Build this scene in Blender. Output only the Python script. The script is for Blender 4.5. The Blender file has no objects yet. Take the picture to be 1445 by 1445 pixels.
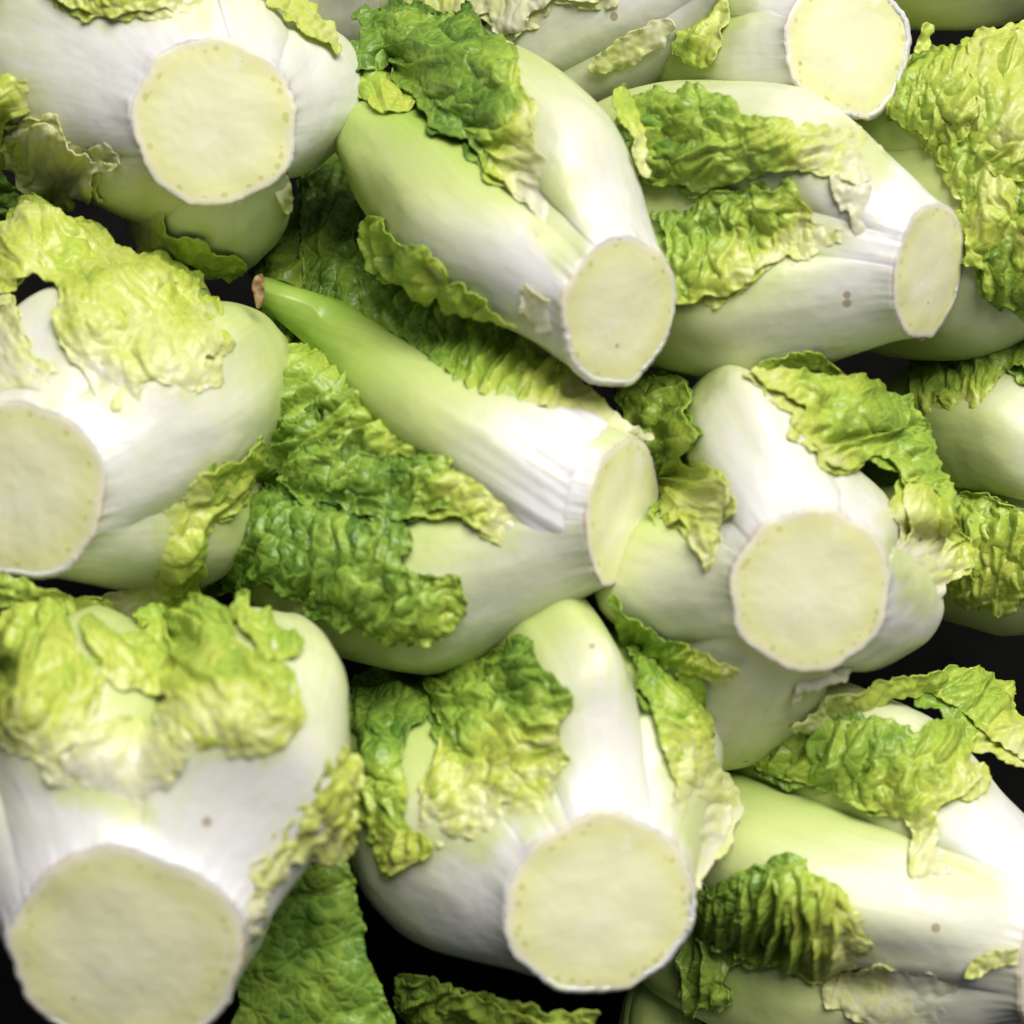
import bpy, math, random
import numpy as np
from mathutils import Matrix, Vector
from mathutils.bvhtree import BVHTree

# ------------------------------------------------------------------ camera, sky, sun, exposure
S = bpy.context.scene
COL = S.collection
PX = 1445.0                       # the photograph is PX by PX
D0 = 0.55                         # reference distance (m); the frame is W0 metres wide there
W0 = 0.26
UNIT = W0 / PX                    # metres per pixel at D0
PITCH = math.radians(45)          # the camera looks down at the heap

cam_data = bpy.data.cameras.new('camera')
cam = bpy.data.objects.new('camera', cam_data)
COL.objects.link(cam)
cam_data.sensor_width = 36
cam_data.angle = 2 * math.atan(W0 / 2 / D0)
cam_data.clip_start = 0.01
cam_data.clip_end = 100
cam.rotation_euler = (math.radians(90) - PITCH, 0, 0)
cam.location = (0, -0.42, 0.55)
S.camera = cam
cam_data.dof.use_dof = True
cam_data.dof.focus_distance = 0.578
cam_data.dof.aperture_fstop = 7.5
CM = Matrix.Translation(cam.location) @ cam.rotation_euler.to_matrix().to_4x4()
CMR = np.array(CM.to_3x3())
CMT = np.array(CM.translation)

sun_cam = np.array((0.25, 0.67, 0.70)); sun_cam /= np.linalg.norm(sun_cam)
sun_w = CMR @ sun_cam
world = bpy.data.worlds.new('World')
S.world = world
world.use_nodes = True
nt = world.node_tree
sky = nt.nodes.new('ShaderNodeTexSky')
sky.sky_type = 'NISHITA'
sky.sun_disc = False
sky.sun_elevation = math.asin(sun_w[2])
sky.sun_rotation = math.atan2(sun_w[0], sun_w[1])
sky.air_density = 0.8
sky.dust_density = 10.0
nt.links.new(sky.outputs[0], nt.nodes['Background'].inputs['Color'])
nt.nodes['Background'].inputs['Strength'].default_value = 0.05
sd = bpy.data.lights.new('sun', 'SUN')
sd.energy = 4.6
sd.angle = math.radians(46)
sd.color = (1.0, 0.98, 0.96)
sun = bpy.data.objects.new('sun', sd)
COL.objects.link(sun)
sun.rotation_euler = Vector(sun_w).to_track_quat('Z', 'Y').to_euler()
S.view_settings.view_transform = 'Standard'
S.view_settings.look = 'None'
S.view_settings.exposure = -0.17
S.view_settings.gamma = 1
S.cycles.use_denoising = True
S.cycles.max_bounces = 8

# ------------------------------------------------------------------ numpy helpers
def ray(x, y):
    """camera-space direction with z = -1 of photograph pixel (x, y)"""
    k = W0 / D0 / PX
    return np.stack([(np.asarray(x, float) - PX / 2) * k, (PX / 2 - np.asarray(y, float)) * k,
                     -np.ones_like(np.asarray(x, float))], -1)

def sstep(a, b, x):
    t = np.clip((x - a) / (b - a), 0, 1)
    return t * t * (3 - 2 * t)

class Noise:
    def __init__(self, seed):
        r = np.random.RandomState(seed)
        self.p = np.tile(r.permutation(256), 3)
        a = r.rand(256) * 2 * np.pi
        self.g = np.stack([np.cos(a), np.sin(a)], -1)
        self.j = r.rand(256, 2)
    def perlin(self, x, y):
        xi = np.floor(x).astype(int); yi = np.floor(y).astype(int)
        xf = x - xi; yf = y - yi
        u = xf**3 * (xf * (xf * 6 - 15) + 10); v = yf**3 * (yf * (yf * 6 - 15) + 10)
        def gr(ix, iy, dx, dy):
            h = self.p[(self.p[ix & 255] + iy) & 255]
            return self.g[h, 0] * dx + self.g[h, 1] * dy
        a = gr(xi, yi, xf, yf); b = gr(xi + 1, yi, xf - 1, yf)
        c = gr(xi, yi + 1, xf, yf - 1); d = gr(xi + 1, yi + 1, xf - 1, yf - 1)
        return 1.5 * ((a + (b - a) * u) * (1 - v) + (c + (d - c) * u) * v)
    def fbm(self, x, y, o=3):
        s = 0; a = 1
        for k in range(o):
            s = s + a * self.perlin(x * 2**k + 17 * k, y * 2**k + 5 * k); a *= 0.5
        return s
    def voronoi(self, x, y):
        xi = np.floor(x).astype(int); yi = np.floor(y).astype(int)
        f1 = np.full(x.shape, 9.0); f2 = np.full(x.shape, 9.0); cid = np.zeros(x.shape, int)
        for dx in (-1, 0, 1):
            for dy in (-1, 0, 1):
                h = self.p[(self.p[(xi + dx) & 255] + yi + dy) & 255]
                px = xi + dx + 0.12 + 0.76 * self.j[h, 0]; py = yi + dy + 0.12 + 0.76 * self.j[h, 1]
                d = np.hypot(px - x, py - y)
                near = d < f1
                f2 = np.where(near, f1, np.minimum(f2, d))
                cid = np.where(near, h, cid)
                f1 = np.where(near, d, f1)
        return f1, f2, cid

def blur(a, n):
    for _ in range(n):
        p = np.pad(a, 1, mode='edge')
        a = (p[1:-1, 1:-1] * 4 + 2 * (p[:-2, 1:-1] + p[2:, 1:-1] + p[1:-1, :-2] + p[1:-1, 2:])
             + p[:-2, :-2] + p[2:, 2:] + p[:-2, 2:] + p[2:, :-2]) / 16
    return a

def smooth_poly(pts, n=6):
    """closed Catmull-Rom curve through the points"""
    P = np.array(pts, float)
    out = []
    N = len(P)
    for i in range(N):
        p0, p1, p2, p3 = P[i - 1], P[i], P[(i + 1) % N], P[(i + 2) % N]
        for k in range(n):
            t = k / n
            out.append(0.5 * ((2 * p1) + (-p0 + p2) * t + (2 * p0 - 5 * p1 + 4 * p2 - p3) * t * t
                              + (-p0 + 3 * p1 - 3 * p2 + p3) * t**3))
    return np.array(out)

def sdf_poly(X, Y, poly):
    """distance to the outline, positive inside"""
    d2 = np.full(X.shape, 1e12); ins = np.zeros(X.shape, bool)
    N = len(poly)
    for i in range(N):
        ax, ay = poly[i]; bx, by = poly[(i + 1) % N]
        ex, ey = bx - ax, by - ay
        t = np.clip(((X - ax) * ex + (Y - ay) * ey) / (ex * ex + ey * ey + 1e-9), 0, 1)
        d2 = np.minimum(d2, (X - ax - t * ex)**2 + (Y - ay - t * ey)**2)
        if ay != by:
            c = ((ay > Y) != (by > Y)) & (X < ex * (Y - ay) / ey + ax)
            ins ^= c
    d = np.sqrt(d2)
    return np.where(ins, d, -d)

# ------------------------------------------------------------------ materials
def new_mat(name):
    m = bpy.data.materials.new(name); m.use_nodes = True
    t = m.node_tree
    return m, t, t.nodes['Principled BSDF'], t.nodes['Material Output']

def node(t, kind, **kw):
    n = t.nodes.new(kind)
    for k, v in kw.items():
        setattr(n, k, v)
    return n

def ramp(t, stops, src=None):
    r = node(t, 'ShaderNodeValToRGB')
    e = r.color_ramp.elements
    while len(e) < len(stops):
        e.new(0.5)
    for el, (p, c) in zip(e, stops):
        el.position = p; el.color = (*c, 1)
    if src is not None:
        t.links.new(src, r.inputs[0])
    return r

def math_(t, op, a, b=None, clamp=False):
    n = node(t, 'ShaderNodeMath', operation=op, use_clamp=clamp)
    for i, v in enumerate((a, b)):
        if v is None: continue
        if isinstance(v, (int, float)): n.inputs[i].default_value = v
        else: t.links.new(v, n.inputs[i])
    return n.outputs[0]

def noise_tex(t, vec, scale, detail=3, rough=0.55):
    n = node(t, 'ShaderNodeTexNoise')
    n.inputs['Scale'].default_value = scale; n.inputs['Detail'].default_value = detail
    n.inputs['Roughness'].default_value = rough
    if vec is not None: t.links.new(vec, n.inputs['Vector'])
    return n.outputs['Fac']

def mixc(t, fac, a, b, mode='MIX'):
    n = node(t, 'ShaderNodeMix', data_type='RGBA', blend_type=mode)
    for idx, v in ((0, fac), (6, a), (7, b)):
        if isinstance(v, (int, float)): n.inputs[idx].default_value = v
        elif isinstance(v, tuple): n.inputs[idx].default_value = (*v, 1)
        else: t.links.new(v, n.inputs[idx])
    return n.outputs[2]

def bump(t, height, dist, strength, prev=None):
    b = node(t, 'ShaderNodeBump')
    b.inputs['Distance'].default_value = dist; b.inputs['Strength'].default_value = strength
    t.links.new(height, b.inputs['Height'])
    if prev is not None: t.links.new(prev, b.inputs['Normal'])
    return b.outputs['Normal']

def specks(t, vec, scale, size):
    v = node(t, 'ShaderNodeTexVoronoi')
    v.inputs['Scale'].default_value = scale
    t.links.new(vec, v.inputs['Vector'])
    rnd = node(t, 'ShaderNodeSeparateColor'); t.links.new(v.outputs['Color'], rnd.inputs[0])
    near = math_(t, 'LESS_THAN', v.outputs['Distance'], size)
    pick = math_(t, 'GREATER_THAN', rnd.outputs[0], 0.80)
    return math_(t, 'MULTIPLY', near, pick)

# white rib leaf: pigment attribute 0 = white base, 1 = green tip
def make_rib_mat():
    m, t, bs, out = new_mat('rib_flesh')
    at = node(t, 'ShaderNodeAttribute', attribute_name='pig')
    uv = node(t, 'ShaderNodeUVMap')
    tc = node(t, 'ShaderNodeTexCoord')
    mp = node(t, 'ShaderNodeMapping'); mp.inputs['Scale'].default_value = (26, 1.2, 1)
    t.links.new(uv.outputs[0], mp.inputs[0])
    stria = noise_tex(t, mp.outputs[0], 1.0, 3)
    blot = noise_tex(t, tc.outputs['Object'], 55, 3)
    p = math_(t, 'ADD', at.outputs['Fac'], math_(t, 'MULTIPLY', math_(t, 'SUBTRACT', stria, 0.5), 0.22))
    p = math_(t, 'ADD', p, math_(t, 'MULTIPLY', math_(t, 'SUBTRACT', blot, 0.5), 0.20), True)
    r = ramp(t, [(0.0, (0.72, 0.715, 0.685)), (0.16, (0.65, 0.675, 0.485)), (0.40, (0.53, 0.60, 0.24)),
                 (0.78, (0.38, 0.51, 0.11)), (1.0, (0.22, 0.38, 0.04))], p)
    c = mixc(t, math_(t, 'MULTIPLY', specks(t, tc.outputs['Object'], 95, 0.11), 0.7), r.outputs[0], (0.30, 0.20, 0.10))
    t.links.new(c, bs.inputs['Base Color'])
    bs.inputs['Roughness'].default_value = 0.34
    bs.inputs['Specular IOR Level'].default_value = 0.45
    bs.inputs['Subsurface Weight'].default_value = 0.35
    bs.inputs['Subsurface Radius'].default_value = (1.0, 0.95, 0.30)
    bs.inputs['Subsurface Scale'].default_value = 0.004
    fine = noise_tex(t, tc.outputs['Object'], 420, 4)
    n = bump(t, stria, 0.0004, 0.15)
    n = bump(t, blot, 0.003, 0.35, n)
    n = bump(t, fine, 0.0003, 0.18, n)
    t.links.new(n, bs.inputs['Normal'])
    return m

# thin leaf blade
def make_blade_mat():
    m, t, bs, out = new_mat('leaf_blade_skin')
    at = node(t, 'ShaderNodeAttribute', attribute_name='pig')
    tc = node(t, 'ShaderNodeTexCoord')
    oi = node(t, 'ShaderNodeObjectInfo')
    n1 = noise_tex(t, tc.outputs['Object'], 90, 4)
    n2 = noise_tex(t, tc.outputs['Object'], 330, 3)
    v = node(t, 'ShaderNodeTexVoronoi', feature='DISTANCE_TO_EDGE')
    v.inputs['Scale'].default_value = 230
    warp = node(t, 'ShaderNodeVectorMath', operation='ADD')
    nz = node(t, 'ShaderNodeTexNoise'); nz.inputs['Scale'].default_value = 150
    t.links.new(tc.outputs['Object'], nz.inputs['Vector'])
    sc = node(t, 'ShaderNodeVectorMath', operation='SCALE'); sc.inputs['Scale'].default_value = 0.006
    t.links.new(nz.outputs['Color'], sc.inputs[0])
    t.links.new(tc.outputs['Object'], warp.inputs[0]); t.links.new(sc.outputs[0], warp.inputs[1])
    t.links.new(warp.outputs[0], v.inputs['Vector'])
    vein = math_(t, 'SUBTRACT', 1.0, math_(t, 'MULTIPLY', v.outputs['Distance'], 9.0, True), True)
    p = math_(t, 'ADD', at.outputs['Fac'], math_(t, 'MULTIPLY', math_(t, 'SUBTRACT', n1, 0.5), 0.30))
    p = math_(t, 'ADD', p, math_(t, 'MULTIPLY', math_(t, 'SUBTRACT', n2, 0.5), 0.10))
    p = math_(t, 'SUBTRACT', p, math_(t, 'MULTIPLY', vein, 0.12), True)
    r = ramp(t, [(0.0, (0.78, 0.78, 0.60)), (0.15, (0.77, 0.79, 0.38)), (0.42, (0.60, 0.69, 0.11)),
                 (0.66, (0.39, 0.56, 0.075)), (0.85, (0.22, 0.38, 0.05)), (1.0, (0.10, 0.22, 0.03))], p)
    c = mixc(t, math_(t, 'MULTIPLY', specks(t, tc.outputs['Object'], 120, 0.09), 0.6), r.outputs[0], (0.22, 0.16, 0.05))
    t.links.new(c, bs.inputs['Base Color'])
    bs.inputs['Roughness'].default_value = 0.32
    bs.inputs['Specular IOR Level'].default_value = 0.5
    nn = bump(t, v.outputs['Distance'], 0.0022, 0.30)
    nn = bump(t, n2, 0.0008, 0.25, nn)
    for b_ in [q for q in t.nodes if q.type == 'BUMP']:
        t.links.new(math_(t, 'ADD', 0.06, math_(t, 'MULTIPLY', at.outputs['Fac'], 0.5)), b_.inputs['Strength'])
    t.links.new(nn, bs.inputs['Normal'])
    tr = node(t, 'ShaderNodeBsdfTranslucent')
    t.links.new(mixc(t, 1.0, c, (1.0, 1.0, 0.55), 'MULTIPLY'), tr.inputs['Color'])
    mx = node(t, 'ShaderNodeMixShader'); mx.inputs[0].default_value = 0.28
    t.links.new(bs.outputs[0], mx.inputs[1]); t.links.new(tr.outputs[0], mx.inputs[2])
    t.links.new(mx.outputs[0], out.inputs['Surface'])
    return m

# cut stem: 'rad' = 0 centre .. 1 rim
def make_cut_mat():
    m, t, bs, out = new_mat('cut_stem_flesh')
    at = node(t, 'ShaderNodeAttribute', attribute_name='pig')
    tc = node(t, 'ShaderNodeTexCoord')
    wob = noise_tex(t, tc.outputs['Object'], 130, 3)
    rr = math_(t, 'ADD', at.outputs['Fac'], math_(t, 'MULTIPLY', math_(t, 'SUBTRACT', wob, 0.5), 0.10))
    r = ramp(t, [(0.0, (0.79, 0.79, 0.53)), (0.6, (0.78, 0.78, 0.49)), (0.82, (0.75, 0.76, 0.37)),
                 (0.91, (0.77, 0.75, 0.46)), (0.955, (0.80, 0.77, 0.56)), (0.985, (0.78, 0.70, 0.54)), (1.0, (0.58, 0.44, 0.30))], rr)
    # ring of bundle dots
    v = node(t, 'ShaderNodeTexVoronoi'); v.inputs['Scale'].default_value = 330
    t.links.new(tc.outputs['Object'], v.inputs['Vector'])
    dot = math_(t, 'LESS_THAN', v.outputs['Distance'], 0.30)
    ring = math_(t, 'MULTIPLY', math_(t, 'GREATER_THAN', rr, 0.82), math_(t, 'LESS_THAN', rr, 0.90))
    c = mixc(t, math_(t, 'MULTIPLY', math_(t, 'MULTIPLY', dot, ring), 0.55), r.outputs[0], (0.50, 0.52, 0.12))
    # dried milky sap
    sap = noise_tex(t, tc.outputs['Object'], 62, 3)
    sapf = ramp(t, [(0.58, (0, 0, 0)), (0.66, (1, 1, 1))], sap)
    inner = math_(t, 'LESS_THAN', rr, 0.86)
    c = mixc(t, math_(t, 'MULTIPLY', math_(t, 'MULTIPLY', sapf.outputs[0], inner), 0.55), c, (0.85, 0.84, 0.74))
    c = mixc(t, math_(t, 'MULTIPLY', specks(t, tc.outputs['Object'], 160, 0.10), 0.6), c, (0.35, 0.25, 0.10))
    t.links.new(c, bs.inputs['Base Color'])
    bs.inputs['Roughness'].default_value = 0.33
    bs.inputs['Subsurface Weight'].default_value = 0.4
    bs.inputs['Subsurface Radius'].default_value = (1.0, 0.9, 0.4)
    bs.inputs['Subsurface Scale'].default_value = 0.004
    n = bump(t, noise_tex(t, tc.outputs['Object'], 45, 1), 0.003, 0.15)
    n = bump(t, noise_tex(t, tc.outputs['Object'], 600, 3), 0.0002, 0.08, n)
    t.links.new(n, bs.inputs['Normal'])
    return m

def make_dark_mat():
    m, t, bs, out = new_mat('board_gap_shade')
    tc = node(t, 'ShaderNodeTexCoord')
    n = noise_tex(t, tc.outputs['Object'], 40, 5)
    r = ramp(t, [(0.3, (0.0015, 0.0015, 0.0015)), (0.8, (0.005, 0.005, 0.004))], n)  # near-black: deep shade of the gaps between heads put into the board's colour
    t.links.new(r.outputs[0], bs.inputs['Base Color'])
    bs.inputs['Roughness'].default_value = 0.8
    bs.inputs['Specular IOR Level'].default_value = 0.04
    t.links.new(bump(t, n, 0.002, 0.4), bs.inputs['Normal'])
    return m

RIB = make_rib_mat(); BLADE = make_blade_mat(); CUT = make_cut_mat(); DARK = make_dark_mat()
def make_brown_mat():
    m, t, bs, out = new_mat('dried_brown')
    tc = node(t, 'ShaderNodeTexCoord')
    n = noise_tex(t, tc.outputs['Object'], 400, 4)
    t.links.new(ramp(t, [(0.3, (0.10, 0.05, 0.015)), (0.7, (0.36, 0.24, 0.08))], n).outputs[0], bs.inputs['Base Color'])
    bs.inputs['Roughness'].default_value = 0.6
    t.links.new(bump(t, n, 0.0006, 0.5), bs.inputs['Normal'])
    return m
BROWN = make_brown_mat()

# ------------------------------------------------------------------ object helpers
def to_world(P):
    return P @ CMR.T + CMT

def link_mesh(name, verts_cam, faces, mat, parent=None, pig=None, uv=None, origin=None):
    Wd = to_world(np.asarray(verts_cam))
    if parent is not None: org = np.array(parent.location)
    else: org = Wd.mean(0) if origin is None else origin
    L = (Wd - org).astype(np.float32)
    me = bpy.data.meshes.new(name)
    faces = np.asarray(faces, np.int32)
    me.vertices.add(len(L)); me.vertices.foreach_set('co', L.ravel())
    k = faces.shape[1]
    me.loops.add(faces.size); me.loops.foreach_set('vertex_index', faces.ravel())
    me.polygons.add(len(faces))
    me.polygons.foreach_set('loop_start', np.arange(0, faces.size, k, dtype=np.int32))
    me.polygons.foreach_set('use_smooth', np.ones(len(faces), bool))
    me.update(calc_edges=True); me.validate()
    if pig is not None:
        a = me.attributes.new('pig', 'FLOAT', 'POINT'); a.data.foreach_set('value', np.asarray(pig, np.float32).ravel())
    if uv is not None:
        u = me.uv_layers.new(name='UVMap')
        li = np.empty(len(me.loops), np.int32); me.loops.foreach_get('vertex_index', li)
        u.data.foreach_set('uv', np.asarray(uv, np.float32)[li].ravel())
    me.materials.append(mat)
    o = bpy.data.objects.new(name, me); COL.objects.link(o)
    if parent is not None: o.parent = parent
    else: o.location = org
    return o

def grid_faces(nu, nv, wrap=False):
    i, j = np.meshgrid(np.arange(nv - 1), np.arange(nu if wrap else nu - 1), indexing='ij')
    a = i * nu + j; b = i * nu + (j + 1) % nu
    return np.stack([a, b, b + nu, a + nu], -1).reshape(-1, 4)

def unit(v): return v / np.linalg.norm(v)

def frame_of(dir_deg, tilt_deg):
    """axis from the cut end towards the leaf tips: image direction (anticlockwise from right) and lean off the line of sight"""
    d, t = math.radians(dir_deg), math.radians(tilt_deg)
    a = np.array((math.sin(t) * math.cos(d), math.sin(t) * math.sin(d), -math.cos(t)))
    # carry image-up and image-right onto the plane across the axis by the shortest turn
    z = np.array((0, 0, -1.0)); ax = np.cross(z, a); s = np.linalg.norm(ax); c = z @ a
    if s < 1e-6: R = np.eye(3)
    else:
        k = ax / s; K = np.array(((0, -k[2], k[1]), (k[2], 0, -k[0]), (-k[1], k[0], 0)))
        R = np.eye(3) + s * K + (1 - c) * K @ K
    return a, R @ np.array((0, 1.0, 0)), R @ np.array((1.0, 0, 0))

# ------------------------------------------------------------------ lettuce head
class LooseLeaf: pass

class Head:
    def __init__(self, label, cut, r, near, axis, L, R, face, leaves, seed, group='cut lettuce hearts heaped on the stall', peak=0.46, shape=1.0, squash=1.0):
        self.D = D0 - near
        self.cut = cut
        self.u = UNIT * self.D / D0                       # metres per photograph pixel at this head
        self.c = ray(*cut) * self.D
        self.r, self.L, self.R = r * self.u, L * self.u, R * 0.84 * self.u
        self.a, self.e1, self.e2 = frame_of(*axis)
        self.fa, self.f1, self.f2 = frame_of(*face)
        self.nz = Noise(seed); self.rs = np.random.RandomState(seed)
        self.peak = peak; self.shape = shape
        o = bpy.data.objects.new('lettuce', None)
        o.empty_display_size = 0.02
        o.location = to_world(self.c[None])[0]
        COL.objects.link(o)
        o['label'] = label; o['category'] = 'lettuce'; o['group'] = group
        self.o = o
        self.V = []; self.F = []; self.nv = 0; self.tint = []
        self.nb = 0
        bpy.context.view_layer.update()
        self.heart()
        for l in leaves: self.leaf(*l)
        self.stem()
        self.bvh = BVHTree.FromPolygons([tuple(p) for V in self.V for p in V], [tuple(int(k) for k in f) for F in self.F for f in F])

    def rim(self, th):
        n = self.nz
        k = 9
        ph = (th / (2 * np.pi) * k) % 1.0
        facet = np.cos(np.pi / k) / np.cos((ph - 0.5) * 2 * np.pi / k)
        return self.r * (1 + 0.075 * n.perlin(1.3 * np.cos(th) + 9, 1.3 * np.sin(th) + 4) + 0.35 * (facet - 0.97)
                         + 0.018 * n.perlin(5 * np.cos(th), 5 * np.sin(th)) + 0.014 * n.perlin(13 * np.cos(th) + 3, 13 * np.sin(th)))

    def prof(self, v):
        """body radius over cut radius along the axis"""
        p = self.peak
        up = np.sin(np.clip(v / p, 0, 1) * np.pi / 2) ** 1.12
        dn = np.sqrt(np.clip(1 - (np.clip(v - p, 0, 1) / (1.02 - p)) ** 2.2, 0, 1))
        return np.where(v < p, up, dn), v < p

    def point(self, v, th, extra):
        up, first = self.prof(v)
        w2 = sstep(0, 0.09, v)
        rc = self.rim(th) * (1 - w2) + self.r * (1 + 0.05 * self.nz.perlin(1.3 * np.cos(th) + 9, 1.3 * np.sin(th) + 4)) * w2
        rad = np.where(first, rc + (self.R - rc) * up, self.R * up) + extra
        w = sstep(0, 0.35, v)[..., None]
        E1 = self.f1 * (1 - w) + self.e1 * w; E2 = self.f2 * (1 - w) + self.e2 * w
        C = self.c + self.a * (v * self.L)[..., None]
        return C + rad[..., None] * (np.cos(th)[..., None] * E1 + np.sin(th)[..., None] * E2)

    def keep(self, P, F):
        self.V.append(P); self.F.append(F + self.nv); self.nv += len(P)

    def heart(self):
        nu, nv = 64, 40
        v = np.linspace(0.02, 1, nv); th = np.linspace(0, 2 * np.pi, nu, endpoint=False)
        Vv, T = np.meshgrid(v, th, indexing='ij')
        P = self.point(Vv, T, -0.05 * self.R * np.ones_like(Vv)).reshape(-1, 3)
        F = grid_faces(nu, nv, True)
        pg = (0.25 + 0.5 * Vv).ravel()
        self.tint.append((link_mesh('heart', P, F, RIB, self.o, pig=pg, uv=np.stack([T, Vv], -1).reshape(-1, 2)), P, pg))
        self.keep(P, F)

    def leaf(self, clock, half, bulge=0.12, sharp=2.2, vlen=0.95, layer=0.02, taper=0.0, green=(0.0, 0.6), edge=0.15, bend=0.0):
        """one broad smooth leaf base wrapping the head; clock = degrees clockwise from image up round the cut"""
        if bulge >= 0.08:
            bulge = 0.147 + 1.22 * bulge; sharp = 1 + (sharp - 1) * 0.62
        nu, nv = 61, 70
        s = np.linspace(-1, 1, nu); v = np.linspace(0.0, vlen, nv)
        Vv, Sg = np.meshgrid(v, s, indexing='ij')
        n = self.nz; off = self.rs.rand() * 50
        Hh = math.radians(half) * (1 - taper * Vv / vlen) * (1 + 0.10 * n.perlin(Vv * 3 + off, Sg * 0 + off))
        Hh = Hh * np.sqrt(np.clip(1 - (Vv / vlen) ** 9, 0.02, 1))
        th = math.radians(clock) + Hh * Sg + math.radians(bend) * (Vv / vlen) ** 1.5
        side = 1 if (clock * 7) % 2 < 1 else -1
        ridge = 1 - (np.sqrt(Sg**2 + 0.02) / math.sqrt(1.02)) ** sharp
        ridge = ridge + 0.10 * n.perlin(Sg * 2.2 + off, Vv * 2.5 + off) * (1 - Sg**2)
        Bv = sstep(-0.01, 0.40, Vv)
        extra = self.R * (1.5 * bulge * Bv * ridge + 1.6 * layer * sstep(0, 0.12, Vv) - np.where(Sg * side > 0, 0.015 if layer >= 0.03 else 0.10, 0.10) * np.abs(Sg) ** 7 * sstep(0, 0.15, Vv))
        # flat outer face between two rounded corners
        phi = np.abs(Hh * Sg); pc = 0.34 if sharp > 1.5 else 0.0
        ps = pc - np.logaddexp(0, (pc - phi) / 0.035) * 0.035 if pc else phi * 0
        extra = extra + self.R * 1.15 * (1 / np.cos(np.clip(ps, 0, 0.5)) - 1) * sstep(0.05, 0.3, Vv)
        extra = extra + self.R * 0.016 * n.fbm(Vv * 4 + off, Sg * 1.6 + off) * sstep(0, 0.2, Vv)
        # shallow lengthwise grooves by the cut
        extra = extra + self.R * 0.0025 * n.perlin(Sg * 5 + off, Vv * 1.5) * (1 - sstep(0.15, 0.6, Vv)) * sstep(0, 0.06, Vv)
        P = self.point(Vv, th, extra)
        pig = green[0] + 0.03 + (green[1] + 0.08 - green[0]) * sstep(0.06, 0.85, Vv) + (edge + 0.12) * np.abs(Sg) ** 2.0 * sstep(0.03, 0.4, Vv)
        F = grid_faces(nu, nv)
        P = P.reshape(-1, 3)
        o = link_mesh('leaf', P, F, RIB, self.o, pig=np.clip(pig, 0, 1), uv=np.stack([Sg * math.radians(half) , Vv * 2], -1).reshape(-1, 2) + off)
        md = o.modifiers.new('thick', 'SOLIDIFY'); md.thickness = 0.0016; md.offset = -1
        self.tint.append((o, P, np.clip(pig, 0, 1).ravel()))
        self.keep(P, F)

    def stem(self):
        nu, nr = 180, 34
        th = np.linspace(0, 2 * np.pi, nu, endpoint=False)
        q = np.linspace(0.0, 1.0, nr) ** 0.8
        Q, T = np.meshgrid(q, th, indexing='ij')
        rim = self.rim(T) * 1.012
        n = self.nz
        cx, sx = np.cos(T) * Q, np.sin(T) * Q
        dome = -0.035 * (1 - Q**2) + 0.016 * n.fbm(cx * 1.3 + 3, sx * 1.3, 2) + 0.0025 * n.perlin(cx * 9, sx * 9) + 0.014 * sstep(0.96, 1.0, Q)
        P = self.c + (rim * Q)[..., None] * (np.cos(T)[..., None] * self.f1 + np.sin(T)[..., None] * self.f2) + (dome * self.r)[..., None] * self.fa
        # two rings down the side
        th2 = T[-1:]; Ps = [P]; pg = [Q]
        for dz, k in ((0.05, 1.0), (0.22, 0.93)):
            P2 = self.c + (rim[-1:] * k)[..., None] * (np.cos(th2)[..., None] * self.f1 + np.sin(th2)[..., None] * self.f2) + (dome[-1:] + dz)[..., None] * self.r * self.fa
            Ps.append(P2); pg.append(np.full_like(th2, 0.945))
        P = np.concatenate(Ps, 0); pig = np.concatenate(pg, 0)
        F = grid_faces(nu, P.shape[0], True)
        link_mesh('cut_stem', P.reshape(-1, 3), F, CUT, self.o, pig=pig)

    # -------------------------------------------------------------- blades lying over the head
    def hit(self, X, Y):
        d = ray(X, Y)
        T = np.full(X.shape, np.nan)
        dl = np.linalg.norm(d, axis=-1)
        for idx in np.ndindex(X.shape):
            h = self.bvh.ray_cast((0, 0, 0), tuple(d[idx] / dl[idx]))
            if h[0] is not None: T[idx] = -h[0].z
        return T

    def base_depth(self, X, Y):
        T = self.hit(X, Y)
        miss = np.isnan(T)
        if miss.all(): T[:] = self.D + 0.02; miss[:] = False
        dist = np.zeros_like(T)
        if miss.any():
            known = ~miss; k = 0
            A = np.where(known, T, 0.0)
            while not known.all() and k < 400:
                k += 1
                p = np.pad(A, 1); kn = np.pad(known, 1).astype(float)
                s = p[:-2, 1:-1] + p[2:, 1:-1] + p[1:-1, :-2] + p[1:-1, 2:]
                c = kn[:-2, 1:-1] + kn[2:, 1:-1] + kn[1:-1, :-2] + kn[1:-1, 2:]
                grow = (~known) & (c > 0)
                A = np.where(grow, s / np.maximum(c, 1), A)
                dist = np.where(grow, k, dist)
                known = known | grow
            T = A
        return T, dist

    def blade(self, pts, flow, g0, g1, green=0.6, pale=0.05, lift=7, amp=1.0, cell=26, curl=8, ragged=1.0, pleat=1.0, back=0.5, name='leaf_blade', sink=True, step=1.8, aniso=2.0, under=None, mat=None):
        """a crinkled leaf blade draped over the head: outline in photograph pixels, flow = image direction of its pleats,
        pigment pale at g0 and full green at g1"""
        pa = np.array(pts, float)
        area = 0.5 * abs(np.sum(pa[:, 0] * np.roll(pa[:, 1], -1) - pa[:, 1] * np.roll(pa[:, 0], -1)))
        if under is None: under = area > 9000 and not isinstance(self, LooseLeaf)
        if under:
            m = pa.mean(0); rs = np.random.RandomState(int(area) % 9973)
            q = m + (pa - m) * 1.05 + rs.uniform(-9, 9, 2) + rs.uniform(-9, 9, pa.shape)
            self.blade(q, flow + 12, g0, g1, min(green + 0.10, 1), pale + 0.03, lift - 7, amp * 0.8, cell, curl, ragged * 1.5, pleat, back, name, sink, 2.2, aniso, False)
        self.nb += 1
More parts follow.
